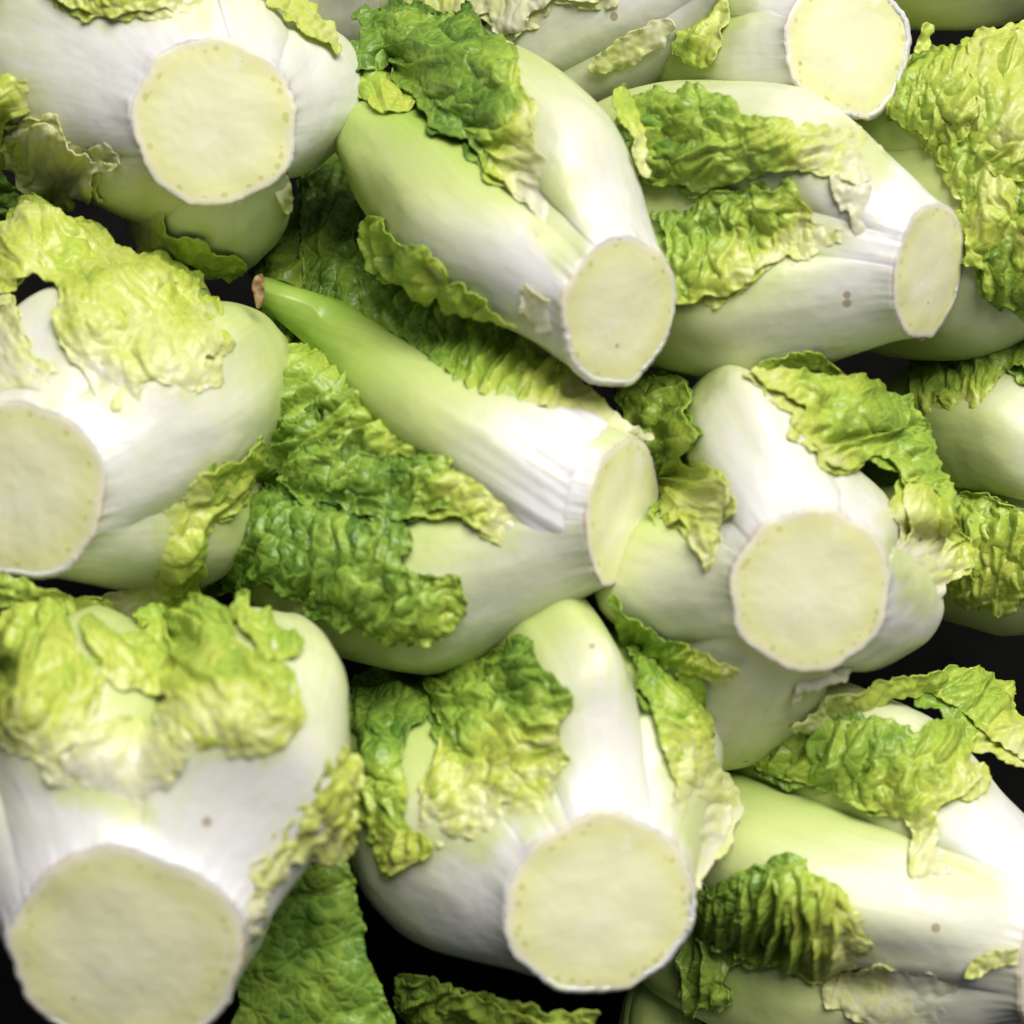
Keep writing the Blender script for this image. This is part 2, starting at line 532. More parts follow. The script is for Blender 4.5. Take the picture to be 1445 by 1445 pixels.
        n = Noise(self.nb * 31 + int(self.cut[0]) % 97 + int(abs(self.cut[1])) % 53)
        poly = smooth_poly(pts)
        if hasattr(self, 'tint') and sink:
            for to, TP, tp in self.tint:
                kx = PX * D0 / W0
                qx = TP[:, 0] / -TP[:, 2] * kx + PX / 2; qy = PX / 2 - TP[:, 1] / -TP[:, 2] * kx
                near_ = np.where((qx > poly[:, 0].min() - 60) & (qx < poly[:, 0].max() + 60) & (qy > poly[:, 1].min() - 60) & (qy < poly[:, 1].max() + 60))[0]
                if len(near_):
                    dd = sdf_poly(qx[near_], qy[near_], poly) + 14 * n.perlin(qx[near_] / 30, qy[near_] / 30)
                    tp[near_] = np.maximum(tp[near_], np.clip(0.34 * sstep(-34, 12, dd) * min(1, green / 0.6), 0, 1))
                    to.data.attributes['pig'].data.foreach_set('value', tp.astype(np.float32))
        lo = poly.min(0) - 14; hi = poly.max(0) + 14
        cs = 5.0
        cxs = np.arange(lo[0], hi[0] + cs, cs); cys = np.arange(lo[1], hi[1] + cs, cs)
        CX, CY = np.meshgrid(cxs, cys)
        T, dist = self.base_depth(CX, CY)
        T = T + back * self.u * (dist * cs) ** 1.35 * 0.35
        Tb = blur(T, 14); T2 = blur(T, 3)
        T = blur(np.minimum(Tb, T2), 3)
        xs = np.arange(lo[0], hi[0], step); ys = np.arange(lo[1], hi[1], step)
        X, Y = np.meshgrid(xs, ys)
        def bil(A, X, Y):
            fx = np.clip((X - lo[0]) / cs, 0, A.shape[1] - 1.001); fy = np.clip((Y - lo[1]) / cs, 0, A.shape[0] - 1.001)
            ix = fx.astype(int); iy = fy.astype(int); fx -= ix; fy -= iy
            return (A[iy, ix] * (1 - fx) + A[iy, ix + 1] * fx) * (1 - fy) + (A[iy + 1, ix] * (1 - fx) + A[iy + 1, ix + 1] * fx) * fy
        def sd(X, Y):
            s = sdf_poly(X, Y, poly)
            f1, f2, _ = n.voronoi(X / 24, Y / 24)
            return s + ragged * (5.0 * n.perlin(X / 34, Y / 34) + 6.0 * (0.42 - f1) + 0.9 * n.perlin(X / 8, Y / 8))
        Sd = sd(X, Y)
        # cells that touch the inside; outer corners snap to the outline
        ins = Sd > 0
        q = ins[:-1, :-1] | ins[1:, :-1] | ins[:-1, 1:] | ins[1:, 1:]
        use = np.zeros_like(ins); use[:-1, :-1] |= q; use[1:, :-1] |= q; use[:-1, 1:] |= q; use[1:, 1:] |= q
        gy, gx = np.gradient(Sd, step)
        gl = np.maximum(gx**2 + gy**2, 0.25)
        out = use & ~ins
        mv = np.where(out, np.clip(-Sd, 0, 2.2 * step), 0)
        Xs = X + gx / gl * mv; Ys = Y + gy / gl * mv
        Sd = np.where(out, 0, Sd)
        # base surface and its normal
        B = ray(Xs, Ys) * bil(T, Xs, Ys)[..., None]
        Bg = ray(X, Y) * bil(T, X, Y)[..., None]
        dx = np.gradient(Bg, axis=1); dy = np.gradient(Bg, axis=0)
        N = np.cross(dy, dx); N /= np.linalg.norm(N, axis=-1, keepdims=True) + 1e-12
        N[N[..., 2] < 0] *= -1
        N = np.stack([blur(N[..., k], 12) for k in range(3)], -1); N /= np.linalg.norm(N, axis=-1, keepdims=True)
        # pigment gradient
        g0 = np.array(g0, float); g1 = np.array(g1, float)
        gd = (g1 - g0) / ((g1 - g0) @ (g1 - g0))
        c = (Xs - g0[0]) * gd[0] + (Ys - g0[1]) * gd[1]
        c = c + 0.16 * n.fbm(Xs / 60, Ys / 60)
        ramp_ = sstep(0.08, 0.75, c) if sink else np.ones_like(c)
        # pleats and blisters
        f = math.radians(flow)
        ux, uy = math.cos(f), -math.sin(f)
        wk = 13 / max(pleat, 1)
        wx = Xs + wk * n.fbm(Xs / 55 + 7, Ys / 55, 2); wy = Ys + wk * n.fbm(Xs / 55, Ys / 55 + 11, 2)
        al = wx * ux + wy * uy; ac = -wx * uy + wy * ux
        pl = n.perlin(ac / (cell * 1.05), al / (cell * 4.2))
        pl = 1 - np.sqrt(pl * pl + 0.004) * 2.4
        f1, f2, cid = n.voronoi(ac / cell, al / (cell * aniso))
        bl = np.clip((f2 - f1) * 1.35, 0, 1); bl = np.sqrt(np.clip(1 - (1 - bl) ** 2, 0, 1)) ** 0.8; bl = bl * (0.55 + 0.9 * (n.j[cid, 0]))
        f1b, f2b, cib = n.voronoi(ac / (cell * 0.48) + 31, al / (cell * 0.62) + 17)
        bl2 = np.clip((f2b - f1b) * 1.8, 0, 1) ** 0.6
        big = n.fbm(al / 85 + 3, ac / 60, 2)
        H = amp * (12.5 * pleat * pl + 10.5 * (bl - 0.5) + 1.6 * (bl2 - 0.5) + 13.0 * big)
        pgl = np.clip((pale + (green - pale) * sstep(-0.05, 1.0, c)) / 0.5, 0, 1)
        H = H * (0.30 + 0.70 * sstep(0, 26, Sd)) * (0.25 + 0.75 * ramp_) * (0.14 + 0.86 * pgl)
        H = H + lift * (0.10 + 0.90 * ramp_) + (1.0 if sink else 2.0)
        # free edge: ruffled and slightly turned up
        e = np.exp(-Sd / 9.0)
        per = n.perlin(Xs / 21 + 3, Ys / 21 + 8) + 0.5 * n.perlin(Xs / 9, Ys / 9)
        H = H + e * curl * (per * 0.9 + 0.15) * (0.3 + 0.7 * ramp_)
        if sink: H = H - 7 * (1 - sstep(-0.05, 0.42, c + 0.10 * n.perlin(Xs / 16 + 60, Ys / 16)))
        H = np.maximum(H, -8)
        slide = amp * 2.2 * ramp_ * np.clip(n.perlin(Xs / 18 + 40, Ys / 18), -1, 1)
        P = B + N * (H * self.u)[..., None]
        P[..., 0] += slide * self.u * 0.6; P[..., 1] += slide * self.u * 0.5
        pig = pale + (green - pale) * (sstep(0.05, 1.0, c) if sink else sstep(-0.05, 1.0, c)) + 0.05 * (bl - 0.5) + 0.10 * n.fbm(Xs / 90 + 5, Ys / 90)
        ids = -np.ones(use.shape, int); ids[use] = np.arange(use.sum())
        qi = np.argwhere(q)
        Fq = np.stack([ids[qi[:, 0], qi[:, 1]], ids[qi[:, 0] + 1, qi[:, 1]], ids[qi[:, 0] + 1, qi[:, 1] + 1], ids[qi[:, 0], qi[:, 1] + 1]], -1)
        o = link_mesh(name, P[use], Fq, mat or BLADE, self.o, pig=np.clip(pig[use], 0, 1))
        md = o.modifiers.new('thick', 'SOLIDIFY'); md.thickness = 0.0004; md.offset = -1
        return o

    def rib(self, pts, spine, height, green=(0.0, 0.6), half_w=60, name='midrib', step=2.2, back=0.5):
        """a smooth thick midrib standing proud of the head; spine runs from the cut to the tip"""
        self.nb += 1
        n = Noise(self.nb * 31 + 5)
        poly = smooth_poly(pts); lo = poly.min(0) - 14; hi = poly.max(0) + 14
        cs = 5.0
        CX, CY = np.meshgrid(np.arange(lo[0], hi[0] + cs, cs), np.arange(lo[1], hi[1] + cs, cs))
        T, dist = self.base_depth(CX, CY)
        T = T + back * self.u * (dist * cs) ** 1.35 * 0.35
        T = blur(np.minimum(blur(T, 40), T), 24)
        X, Y = np.meshgrid(np.arange(lo[0], hi[0], step), np.arange(lo[1], hi[1], step))
        def bil(A, X, Y):
            fx = np.clip((X - lo[0]) / cs, 0, A.shape[1] - 1.001); fy = np.clip((Y - lo[1]) / cs, 0, A.shape[0] - 1.001)
            ix = fx.astype(int); iy = fy.astype(int); fx -= ix; fy -= iy
            return (A[iy, ix] * (1 - fx) + A[iy, ix + 1] * fx) * (1 - fy) + (A[iy + 1, ix] * (1 - fx) + A[iy + 1, ix + 1] * fx) * fy
        Sd = sdf_poly(X, Y, poly)
        ins = Sd > 0
        q = ins[:-1, :-1] | ins[1:, :-1] | ins[:-1, 1:] | ins[1:, 1:]
        use = np.zeros_like(ins); use[:-1, :-1] |= q; use[1:, :-1] |= q; use[:-1, 1:] |= q; use[1:, 1:] |= q
        gy, gx = np.gradient(Sd, step); gl = np.maximum(gx**2 + gy**2, 0.25)
        out = use & ~ins; mv = np.where(out, np.clip(-Sd, 0, 2.2 * step), 0)
        Xs = X + gx / gl * mv; Ys = Y + gy / gl * mv; Sd = np.where(out, 0, Sd)
        s0 = np.array(spine[0], float); s1 = np.array(spine[-1], float)
        gd = (s1 - s0) / ((s1 - s0) @ (s1 - s0))
        v = np.clip((Xs - s0[0]) * gd[0] + (Ys - s0[1]) * gd[1], 0, 1)
        w = half_w * (1 - 0.62 * v)
        h = np.sqrt(np.clip(1 - (1 - np.clip(Sd / w, 0, 1)) ** 2, 0, 1))
        H = height * (0.25 + 0.75 * sstep(0, 0.4, v)) * h - 3
        across = (Xs - s0[0]) * -gd[1] + (Ys - s0[1]) * gd[0]
        L = np.linalg.norm(s1 - s0)
        H = H + 2.4 * n.perlin(across * L / 15, v * 2.2) * (1 - sstep(0.12, 0.5, v)) + 2 * n.perlin(Xs / 70, Ys / 70)
        H = H * sstep(-2, 6, Sd)
        B = ray(Xs, Ys) * bil(T, Xs, Ys)[..., None]
        Bg = ray(X, Y) * bil(T, X, Y)[..., None]
        N = np.cross(np.gradient(Bg, axis=0), np.gradient(Bg, axis=1)); N[N[..., 2] < 0] *= -1
        N /= np.linalg.norm(N, axis=-1, keepdims=True) + 1e-12
        N = np.stack([blur(N[..., k], 14) for k in range(3)], -1); N /= np.linalg.norm(N, axis=-1, keepdims=True)
        P = B + N * (H * self.u)[..., None]
        pig = green[0] + (green[1] - green[0]) * sstep(0.08, 0.8, v) + 0.22 * (1 - h) * sstep(0.1, 0.5, v)
        ids = -np.ones(use.shape, int); ids[use] = np.arange(use.sum())
        qi = np.argwhere(q)
        Fq = np.stack([ids[qi[:, 0], qi[:, 1]], ids[qi[:, 0] + 1, qi[:, 1]], ids[qi[:, 0] + 1, qi[:, 1] + 1], ids[qi[:, 0], qi[:, 1] + 1]], -1)
        uv = np.stack([across * L / 160, v * 2], -1)
        o = link_mesh(name, P[use], Fq, RIB, self.o, pig=np.clip(pig[use], 0, 1), uv=uv[use])
        md = o.modifiers.new('thick', 'SOLIDIFY'); md.thickness = 0.0012; md.offset = -1
        return o

def win(x0, y0, size, pts):
    k = size / 1445.0
    return [(x0 + x * k, y0 + y * k) for x, y in pts]
W1 = lambda *p: win(0, 0, 500, p)
W2 = lambda *p: win(450, 0, 500, p)
W3 = lambda *p: win(900, 0, 545, p)
W4 = lambda *p: win(0, 400, 500, p)
W5 = lambda *p: win(350, 380, 600, p)
W6 = lambda *p: win(850, 450, 600, p)
W7 = lambda *p: win(0, 845, 600, p)
W8 = lambda *p: win(480, 845, 600, p)
W9 = lambda *p: win(945, 945, 500, p)
FX = lambda *p: list(p)

# ------------------------------------------------------------------ the stall board under the heap
slope = math.radians(22)
nb = np.array((0, math.sin(slope), math.cos(slope)))
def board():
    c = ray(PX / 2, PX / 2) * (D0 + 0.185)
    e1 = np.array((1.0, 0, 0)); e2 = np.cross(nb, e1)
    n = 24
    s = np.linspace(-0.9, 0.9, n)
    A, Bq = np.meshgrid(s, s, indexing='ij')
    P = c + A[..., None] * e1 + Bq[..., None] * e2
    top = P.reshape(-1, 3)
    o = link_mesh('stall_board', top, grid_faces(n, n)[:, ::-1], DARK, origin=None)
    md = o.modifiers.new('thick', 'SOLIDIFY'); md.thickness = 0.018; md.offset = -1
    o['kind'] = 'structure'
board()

# ------------------------------------------------------------------ the heads
#       label, cut centre, cut radius, nearness, axis (direction, lean), length, radius, face (direction, lean), leaves
#       leaf: clock, half width, bulge, sharpness, length, layer, taper, green, edge
A = Head('big white lettuce heart, top left corner, round cut stem facing out', (303, 174), 118, 0.010, (140, 27), 500, 212, (140, 12), [
    (205, 50, 0.05, 2.2, 0.92, 0.01, 0, (0.15, 0.7), 0.3),
    (20, 45, 0.03, 2.2, 0.92, 0.02, 0, (0.0, 0.5), 0.2),
    (165, 40, 0.15, 1.9, 0.9, 0.03, 0, (0.05, 0.5), 0.2),
    (84, 40, 0.24, 1.5, 0.9, 0.03, 0, (0.0, 0.4), 0.1),
    (308, 64, 0.30, 2.2, 0.95, 0.05, 0, (0.0, 0.5), 0.15)], 11)
A.blade(W1((200,-120),(230,0),(330,30),(420,70),(480,80),(570,50),(690,35),(780,40),(800,-40),(700,-160)), 90, (250,30), (230,-20), 0.38, 0.12)
A.blade(W1((1065,-20),(1120,70),(1180,120),(1280,180),(1345,232),(1368,235),(1368,150),(1330,90),(1270,40),(1230,0),(1150,-70)), 30, (370,60), (450,20), 0.42, 0.38, amp=0.6, sink=False)
A.blade(W1((0,680),(60,720),(120,800),(170,830),(230,880),(180,900),(80,930),(-40,960),(-60,700)), 0, (80,280), (0,260), 0.85, 0.6, sink=False, back=0.3)
A.blade(W1((-60,300),(0,305),(60,315),(100,335),(140,340),(180,400),(170,440),(100,460),(40,500),(20,560),(40,640),(30,680),(-60,690)), 20, (60,150), (0,170), 0.5, 0.3)
A.blade(W1((20,560),(80,520),(180,490),(240,520),(300,590),(380,610),(400,650),(490,660),(480,690),(410,690),(390,780),(385,825),(340,790),(285,790),(280,885),(230,830),(160,820),(100,760),(50,680)), 60, (150,200), (40,310), 0.34, 0.10, amp=0.7, lift=9, sink=False)
A.blade(W1((600,770),(640,830),(680,900),(720,940),(840,960),(860,1010),(970,1030),(975,1100),(900,1115),(760,1115),(640,1070),(560,980),(510,935),(560,920),(570,830)), -15, (205,285), (270,370), 0.62, 0.25, amp=0.7)

H = Head('lettuce heart cut off by the left edge, under a broad yellow green blade', (32, 690), 128, 0.030, (46, 35), 540, 188, (30, 20), [
    (200, 60, 0.06, 2.2, 0.92, 0.01, 0, (0.1, 0.7), 0.2),
    (290, 60, 0.06, 2.2, 0.92, 0.01, 0, (0.0, 0.5), 0.2),
    (350, 50, 0.10, 2.2, 0.95, 0.03, 0, (0.0, 0.4), 0.1),
    (150, 48, 0.30, 2.0, 0.92, 0.02, 0, (0.1, 0.6), 0.25),
    (76, 52, 0.11, 2.0, 0.95, 0.05, 0, (0.0, 0.35), 0.12)], 22)
H.blade(FX((17,312),(41,290),(70,304),(115,322),(152,336),(166,356),(208,367),(242,388),(277,402),(273,419),(291,440),(294,457),(308,484),(311,490),(298,507),(287,510),(293,538),(284,550),(256,552),(221,538),(200,540),(190,566),(166,581),(145,576),(131,555),(114,520),(97,504),(83,452),(93,424),(62,400),(45,395),(20,415),(0,425),(-40,430),(-40,340),(0,330)), -50, (150,600), (150,400), 0.42, 0.10, amp=0.8, cell=34, lift=8)
H.blade(FX((-20,450),(25,435),(40,480),(60,520),(90,530),(100,560),(60,575),(40,560),(0,570),(-20,560)), -60, (60,580), (10,440), 0.2, 0.03, amp=0.5)
H.blade(FX((-20,812),(40,822),(90,842),(135,835),(160,868),(110,892),(60,872),(20,852),(-20,860)), 70, (100,800), (40,850), 0.6, 0.4, sink=False, back=0.2)
H.blade(W4((650,960),(720,900),(800,790),(880,740),(960,720),(1000,660),(1040,640),(1060,690),(1110,740),(1110,780),(1030,770),(1010,850),(960,910),(880,960),(840,1040),(820,1130),(800,1200),(760,1290),(640,1360),(520,1400),(400,1420),(390,1360),(430,1280),(560,1250),(640,1180),(650,1080)), 40, (220,760), (280,780), 0.55, 0.25, amp=0.9)

B = Head('long lettuce heart at the top centre with a green crinkled blade between two white ribs', (874, 440), 106, 0.022, (130, 51), 640, 148, (158, 42), [
    (95, 50, 0.05, 2.2, 0.92, 0.01, 0, (0.0, 0.6), 0.2),
    (190, 60, 0.05, 2.2, 0.92, 0.01, 0, (0.1, 0.7), 0.2),
    (325, 45, 0.0, 2.2, 0.95, 0.01, 0, (0.0, 0.6), 0.2),
    (268, 46, 0.24, 1.9, 0.95, 0.04, 0, (0.0, 0.5), 0.35),
    (14, 46, 0.18, 2.1, 0.95, 0.05, 0, (0.0, 0.4), 0.12)], 33)
B.blade(W2((100,380),(270,290),(380,400),(350,470),(260,470),(180,410)), -60, (540,150), (500,120), 0.8, 0.5, sink=False, lift=2)
B.blade(W2((85,210),(150,190),(215,180),(180,110),(260,60),(390,55),(480,80),(580,65),(640,100),(690,150),(740,190),(790,270),(800,340),(830,420),(870,470),(880,580),(920,640),(980,700),(1000,800),(990,880),(1000,960),(1010,1030),(960,1025),(890,985),(880,880),(830,820),(750,770),(680,730),(650,680),(600,630),(610,600),(540,600),(450,550),(440,500),(410,480),(400,440),(340,390),(300,340),(280,280),(200,310),(110,360),(85,260)), 10, (808,225), (650,160), 0.86, 0.0, cell=36, lift=10)
B.blade(W2((1180,400),(1210,380),(1260,430),(1310,530),(1310,640),(1330,720),(1290,700),(1250,580),(1200,480)), -60, (905,245), (870,140), 0.5, 0.2, amp=0.4, sink=False)
B.blade(W2((180,960),(230,890),(280,900),(350,990),(430,1000),(500,1060),(530,1130),(470,1220),(400,1200),(350,1150),(280,1130),(200,1060)), -60, (640,420), (520,330), 0.7, 0.55, sink=False)
B.blade(W2((500,1180),(590,1140),(680,1200),(760,1290),(820,1320),(700,1300),(600,1270),(510,1250)), -60, (740,460), (620,400), 0.65, 0.4, sink=False)
B.blade(W2((835,1160),(900,1200),(965,1250),(980,1300),(990,1380),(850,1310),(835,1240)), -50, (780,450), (740,400), 0.05, 0.0, amp=0.2, sink=False, lift=3, ragged=0.2)

C = Head('lettuce heart at the upper right with an oval cut stem facing right', (1312, 380), 96, 0.005, (167, 60), 600, 170, (166, 51), [
    (150, 55, 0.05, 2.2, 0.92, 0.01, 0, (0.1, 0.7), 0.2),
    (60, 50, 0.05, 2.2, 0.92, 0.01, 0, (0.0, 0.5), 0.2),
    (285, 40, 0.03, 2.2, 0.95, 0.02, 0, (0.0, 0.5), 0.2),
    (226, 46, 0.20, 2.0, 0.95, 0.04, 0, (0.05, 0.5), 0.3),
    (344, 48, 0.20, 2.2, 0.95, 0.05, 0, (0.0, 0.35), 0.12)], 44)
C.blade(W3((0,400),(70,380),(170,370),(240,355),(300,370),(380,410),(400,440),(470,460),(540,460),(590,490),(640,490),(720,490),(780,465),(830,480),(870,530),(920,540),(930,590),(900,650),(830,690),(720,660),(640,640),(500,640),(440,650),(330,680),(240,715),(180,680),(90,690),(60,630),(10,660),(-20,520)), 20, (1250,190), (1020,215), 0.68, 0.04, lift=11)
C.blade(W3((90,800),(190,800),(250,740),(310,700),(400,720),(430,690),(500,710),(570,680),(610,720),(650,800),(630,830),(720,840),(750,900),(690,960),(600,980),(550,960),(500,1000),(400,1070),(330,1110),(260,1110),(200,1140),(140,1110),(120,950)), 75, (1140,430), (1010,310), 0.70, 0.02, lift=9)
C.blade(W3((720,660),(780,700),(870,690),(900,750),(910,820),(880,880),(820,900),(790,800),(750,780)), 0, (1240,300), (1180,270), 0.1, 0.0, amp=0.6, lift=5)
C.blade(W3((430,1390),(480,1330),(580,1310),(680,1310),(740,1360),(760,1410),(600,1400)), 80, (1100,560), (1120,500), 0.6, 0.5, sink=False, amp=0.6)

I = Head('lettuce heart in the centre with one long tapering green rib and dark crumpled blades', (880, 722), 106, 0.015, (170, 60), 640, 190, (172, 60), [
    (150, 55, 0.05, 2.2, 0.92, 0.01, 0, (0.1, 0.7), 0.2),
    (60, 50, 0.05, 2.2, 0.92, 0.01, 0, (0.0, 0.6), 0.2),
    (345, 45, 0.06, 2.2, 0.95, 0.02, 0, (0.0, 0.8), 0.2),
    (290, 45, 0.03, 2.2, 0.95, 0.02, 0, (0.0, 0.8), 0.2),
    (214, 50, 0.34, 2.0, 0.95, 0.04, 0, (0.1, 0.5), 0.25)], 55)
I.blade(FX((462,195),(480,220),(495,255),(510,280),(515,310),(512,360),(545,395),(590,415),(640,432),(700,440),(745,465),(790,505),(820,545),(870,585),(905,612),(860,620),(760,590),(690,575),(640,550),(580,510),(530,470),(470,440),(400,415),(385,395),(405,360),(425,310),(440,250)), 60, (830,660), (660,460), 0.80, 0.06, cell=24, lift=26, pleat=1.4)
I.blade(W5((60,160),(150,160),(280,260),(400,380),(520,520),(650,640),(600,700),(500,700),(400,650),(260,680),(180,760),(60,790),(20,650),(50,500),(80,300)), 40, (600,520), (440,640), 0.76, 0.45, cell=22, pleat=2.2, aniso=4, lift=4)
I.blade(W5((-155,1000),(-130,900),(-60,800),(90,760),(180,820),(290,820),(420,880),(480,860),(540,870),(560,960),(540,1000),(600,1060),(690,1040),(730,1120),(700,1190),(600,1240),(440,1240),(380,1200),(290,1190),(180,1120),(90,1060),(-30,1090),(-140,1090)), 65, (690,880), (520,780), 0.86, 0.5, cell=28, lift=12, curl=14, sink=False)
I.blade(W5((180,540),(265,490),(280,600),(380,590),(450,650),(540,640),(640,660),(720,650),(700,690),(760,700),(850,740),(920,840),(930,900),(880,940),(800,900),(690,850),(560,870),(440,860),(380,850),(290,810),(200,830),(140,700),(150,600)), 50, (740,770), (560,690), 0.84, 0.14, cell=26, lift=16)
I.rib(W5((20,100),(30,45),(60,25),(150,55),(300,100),(430,160),(560,260),(700,340),(820,400),(1000,425),(1200,500),(1215,560),(1170,640),(1150,760),(1160,900),(1130,980),(950,880),(850,800),(650,670),(500,580),(350,430),(200,260),(60,140)), FX((850,700),(365,410)), 40, (0.0, 0.84), 95, back=0.08)

I.blade(FX((362,400),(366,394),(373,394),(377,402),(376,418),(373,436),(367,438),(363,424),(360,410)), 60, (390,410), (360,410), 0.5, 0.5, amp=0.2, sink=False, lift=30, ragged=0.25, back=0.08, name='dried_tip', mat=BROWN, step=1.2)
C.blade(W3((1015,1265),(1040,1255),(1075,1245),(1092,1252),(1065,1275),(1030,1282)), 10, (1290,470), (1310,475), 0.5, 0.5, amp=0.15, sink=False, lift=5, ragged=0.3, back=0.2, name='dried_nick', mat=BROWN, step=1.2)
G2 = Head('pale head mostly hidden at the top edge behind the green crinkled blade', (440, -120), 95, -0.045, (250, 30), 460, 135, (250, 20), [
    (160, 60, 0.06, 2.2, 0.95, 0.02, 0, (0.0, 0.2), 0.05), (220, 60, 0.06, 2.2, 0.95, 0.03, 0, (0.0, 0.2), 0.05), (60, 70, 0.03), (310, 70, 0.03)], 61)
G = Head('pale yellow head lying across the top edge with torn blade tips', (1040, -62), 80, -0.030, (203, 62), 540, 98, (203, 50), [
    (60, 70, 0.03, 2.2, 0.95, 0.01, 0, (0.05, 0.4)), (330, 60, 0.05, 2.2, 0.95, 0.02, 0, (0.05, 0.4)),
    (255, 55, 0.06, 2.2, 0.95, 0.02, 0, (0.0, 0.15), 0.05), (175, 50, 0.1, 2.2, 0.97, 0.03, 0, (0.0, 0.15), 0.05)], 62)
G.blade(W2((440,-60),(430,20),(500,60),(560,60),(640,100),(700,60),(730,140),(830,130),(900,60),(1000,10),(1130,10),(1150,-60)), 70, (700,60), (640,-10), 0.22, 0.1, amp=0.9, sink=False)
G.blade(W2((1100,260),(1200,180),(1350,90),(1430,80),(1440,130),(1300,250),(1150,300),(1120,290)), 30, (960,30), (840,100), 0.26, 0.1, amp=0.4, sink=False)

Dh = Head('lettuce heart at the top right with a wide cut stem just inside the top edge', (1198, 65), 100, -0.012, (165, 38), 330, 118, (178, 20), [
    (60, 60, 0.05, 2.2, 0.92, 0.02), (330, 60, 0.06, 2.2, 0.92, 0.02, 0, (0.05, 0.5)), (150, 60, 0.05, 2.2, 0.92, 0.02, 0, (0.1, 0.5)),
    (230, 60, 0.12, 2.4, 0.95, 0.04, 0, (0.08, 0.5), 0.2)], 66)
Dh.blade(W3((150,200),(180,90),(220,0),(250,-40),(330,-20),(350,80),(320,170),(280,240),(230,250),(190,220)), 70, (1030,60), (970,60), 0.6, 0.3, cell=30, sink=False)
Dh.blade(W3((1030,190),(1045,110),(1085,105),(1085,140),(1060,190)), 70, (1290,60), (1310,40), 0.5, 0.4, sink=False, amp=0.4)

E = Head('head on the right edge wrapped in blistered yellow green blades', (1590, 295), 95, -0.012, (174, 50), 560, 196, (172, 40), [
    (60, 60, 0.05, 2.2, 0.92, 0.01), (150, 60, 0.05, 2.2, 0.92, 0.01), (215, 50, 0.08, 2.2, 0.95, 0.03, 0, (0.1, 0.5)),
    (280, 45, 0.04, 2.2, 0.95, 0.02, 0, (0.2, 0.7)), (340, 50, 0.10, 2.2, 0.95, 0.04, 0, (0.05, 0.4))], 77)
E.blade(FX((1262,150),(1300,105),(1350,85),(1500,70),(1500,430),(1420,432),(1385,405),(1365,330),(1355,270),(1300,205)), 75, (1350,150), (1400,330), 0.72, 0.5, cell=34, lift=4, sink=False)
E.blade(W3((1230,215),(1320,160),(1445,130),(1560,160),(1560,700),(1445,690),(1340,660),(1290,600),(1270,400)), 60, (1445,150), (1380,200), 0.46, 0.38, cell=38, lift=10, sink=False)
E.blade(W3((1130,550),(1250,510),(1265,600),(1240,720),(1200,760),(1150,660)), 70, (1340,280), (1350,200), 0.5, 0.4, lift=5, sink=False)
E.blade(W3((1225,900),(1240,760),(1290,620),(1380,650),(1560,680),(1560,1150),(1430,1140),(1300,1100),(1290,1000),(1225,990)), 80, (1400,280), (1400,440), 0.66, 0.38, cell=30, lift=10, sink=False)
E.blade(W3((945,410),(1000,300),(1060,250),(1200,205),(1280,240),(1285,350),(1250,500),(1180,540),(1110,530),(1060,490),(1010,470)), 60, (1380,150), (1270,150), 0.6, 0.42, cell=26, lift=9, sink=False)

F = Head('pale head in the top right corner, only its shaded underside showing', (1540, -85), 85, -0.030, (170, 50), 480, 112, (170, 40), [
    (220, 70, 0.08, 2.2, 0.95, 0.02, 0, (0.15, 0.5)), (300, 60, 0.08, 2.2, 0.95, 0.02), (60, 70, 0.05), (150, 60, 0.05)], 78)

J = Head('lettuce heart right of centre, stem facing the camera under one sharp upright rib', (1143, 832), 117, 0.034, (115, 14), 470, 190, (120, 12), [
    (40, 48, 0.06, 2.2, 0.92, 0.01, 0, (0.0, 0.6), 0.2),
    (300, 42, 0.05, 2.2, 0.92, 0.01, 0, (0.05, 0.7), 0.2),
    (258, 38, 0.32, 1.7, 0.92, 0.03, 0, (0.12, 0.7), 0.2),
    (200, 46, 0.58, 1.8, 0.92, 0.03, 0, (0.15, 0.7), 0.2),
    (117, 44, 0.24, 1.6, 0.92, 0.04, 0, (0.0, 0.45), 0.15),
    (344, 38, 0.34, 1.3, 0.95, 0.04, 0, (0.0, 0.55), 0.15)], 88)
J.blade(W6((60,270),(150,220),(250,200),(300,250),(310,320),(340,410),(290,460),(300,500),(380,510),(430,560),(440,640),(410,720),(370,840),(330,800),(300,730),(240,720),(230,680),(190,690),(200,600),(180,450),(110,350)), 20, (1040,790), (925,600), 0.70, 0.14, sink=False)
J.blade(W6((500,200),(580,180),(700,190),(800,200),(900,220),(970,260),(1040,290),(1080,350),(1110,420),(1130,490),(1160,560),(1195,620),(1160,620),(1080,570),(1030,560),(980,500),(900,480),(830,530),(760,500),(700,430),(650,380),(680,330),(620,290),(560,250)), 10, (1090,680), (1240,570), 0.70, 0.16, lift=7, sink=False)
J.blade(W6((1030,560),(1100,570),(1170,610),(1200,700),(1240,790),(1230,840),(1190,880),(1170,940),(1110,980),(1060,950),(1030,900),(1000,800),(1030,720),(1010,650)), 75, (1270,800), (1340,720), 0.52, 0.02)
J.blade(W6((40,930),(120,1000),(200,1060),(300,1090),(400,1140),(470,1180),(400,1220),(330,1190),(280,1180),(220,1180),(150,1180),(100,1120),(60,1030)), 60, (1040,940), (900,900), 0.75, 0.35, sink=False)
J.blade(W6((270,1180),(330,1200),(370,1290),(350,1330),(320,1310),(280,1240)), -60, (960,940), (990,1000), 0.75, 0.6, sink=False, amp=0.3)
J.blade(W6((640,1360),(700,1330),(760,1270),(860,1250),(930,1220),(1040,1200),(1160,1180),(1150,1220),(1060,1260),(960,1290),(880,1330),(780,1390),(680,1400)), 50, (1150,980), (1320,960), 0.6, 0.3, sink=False)

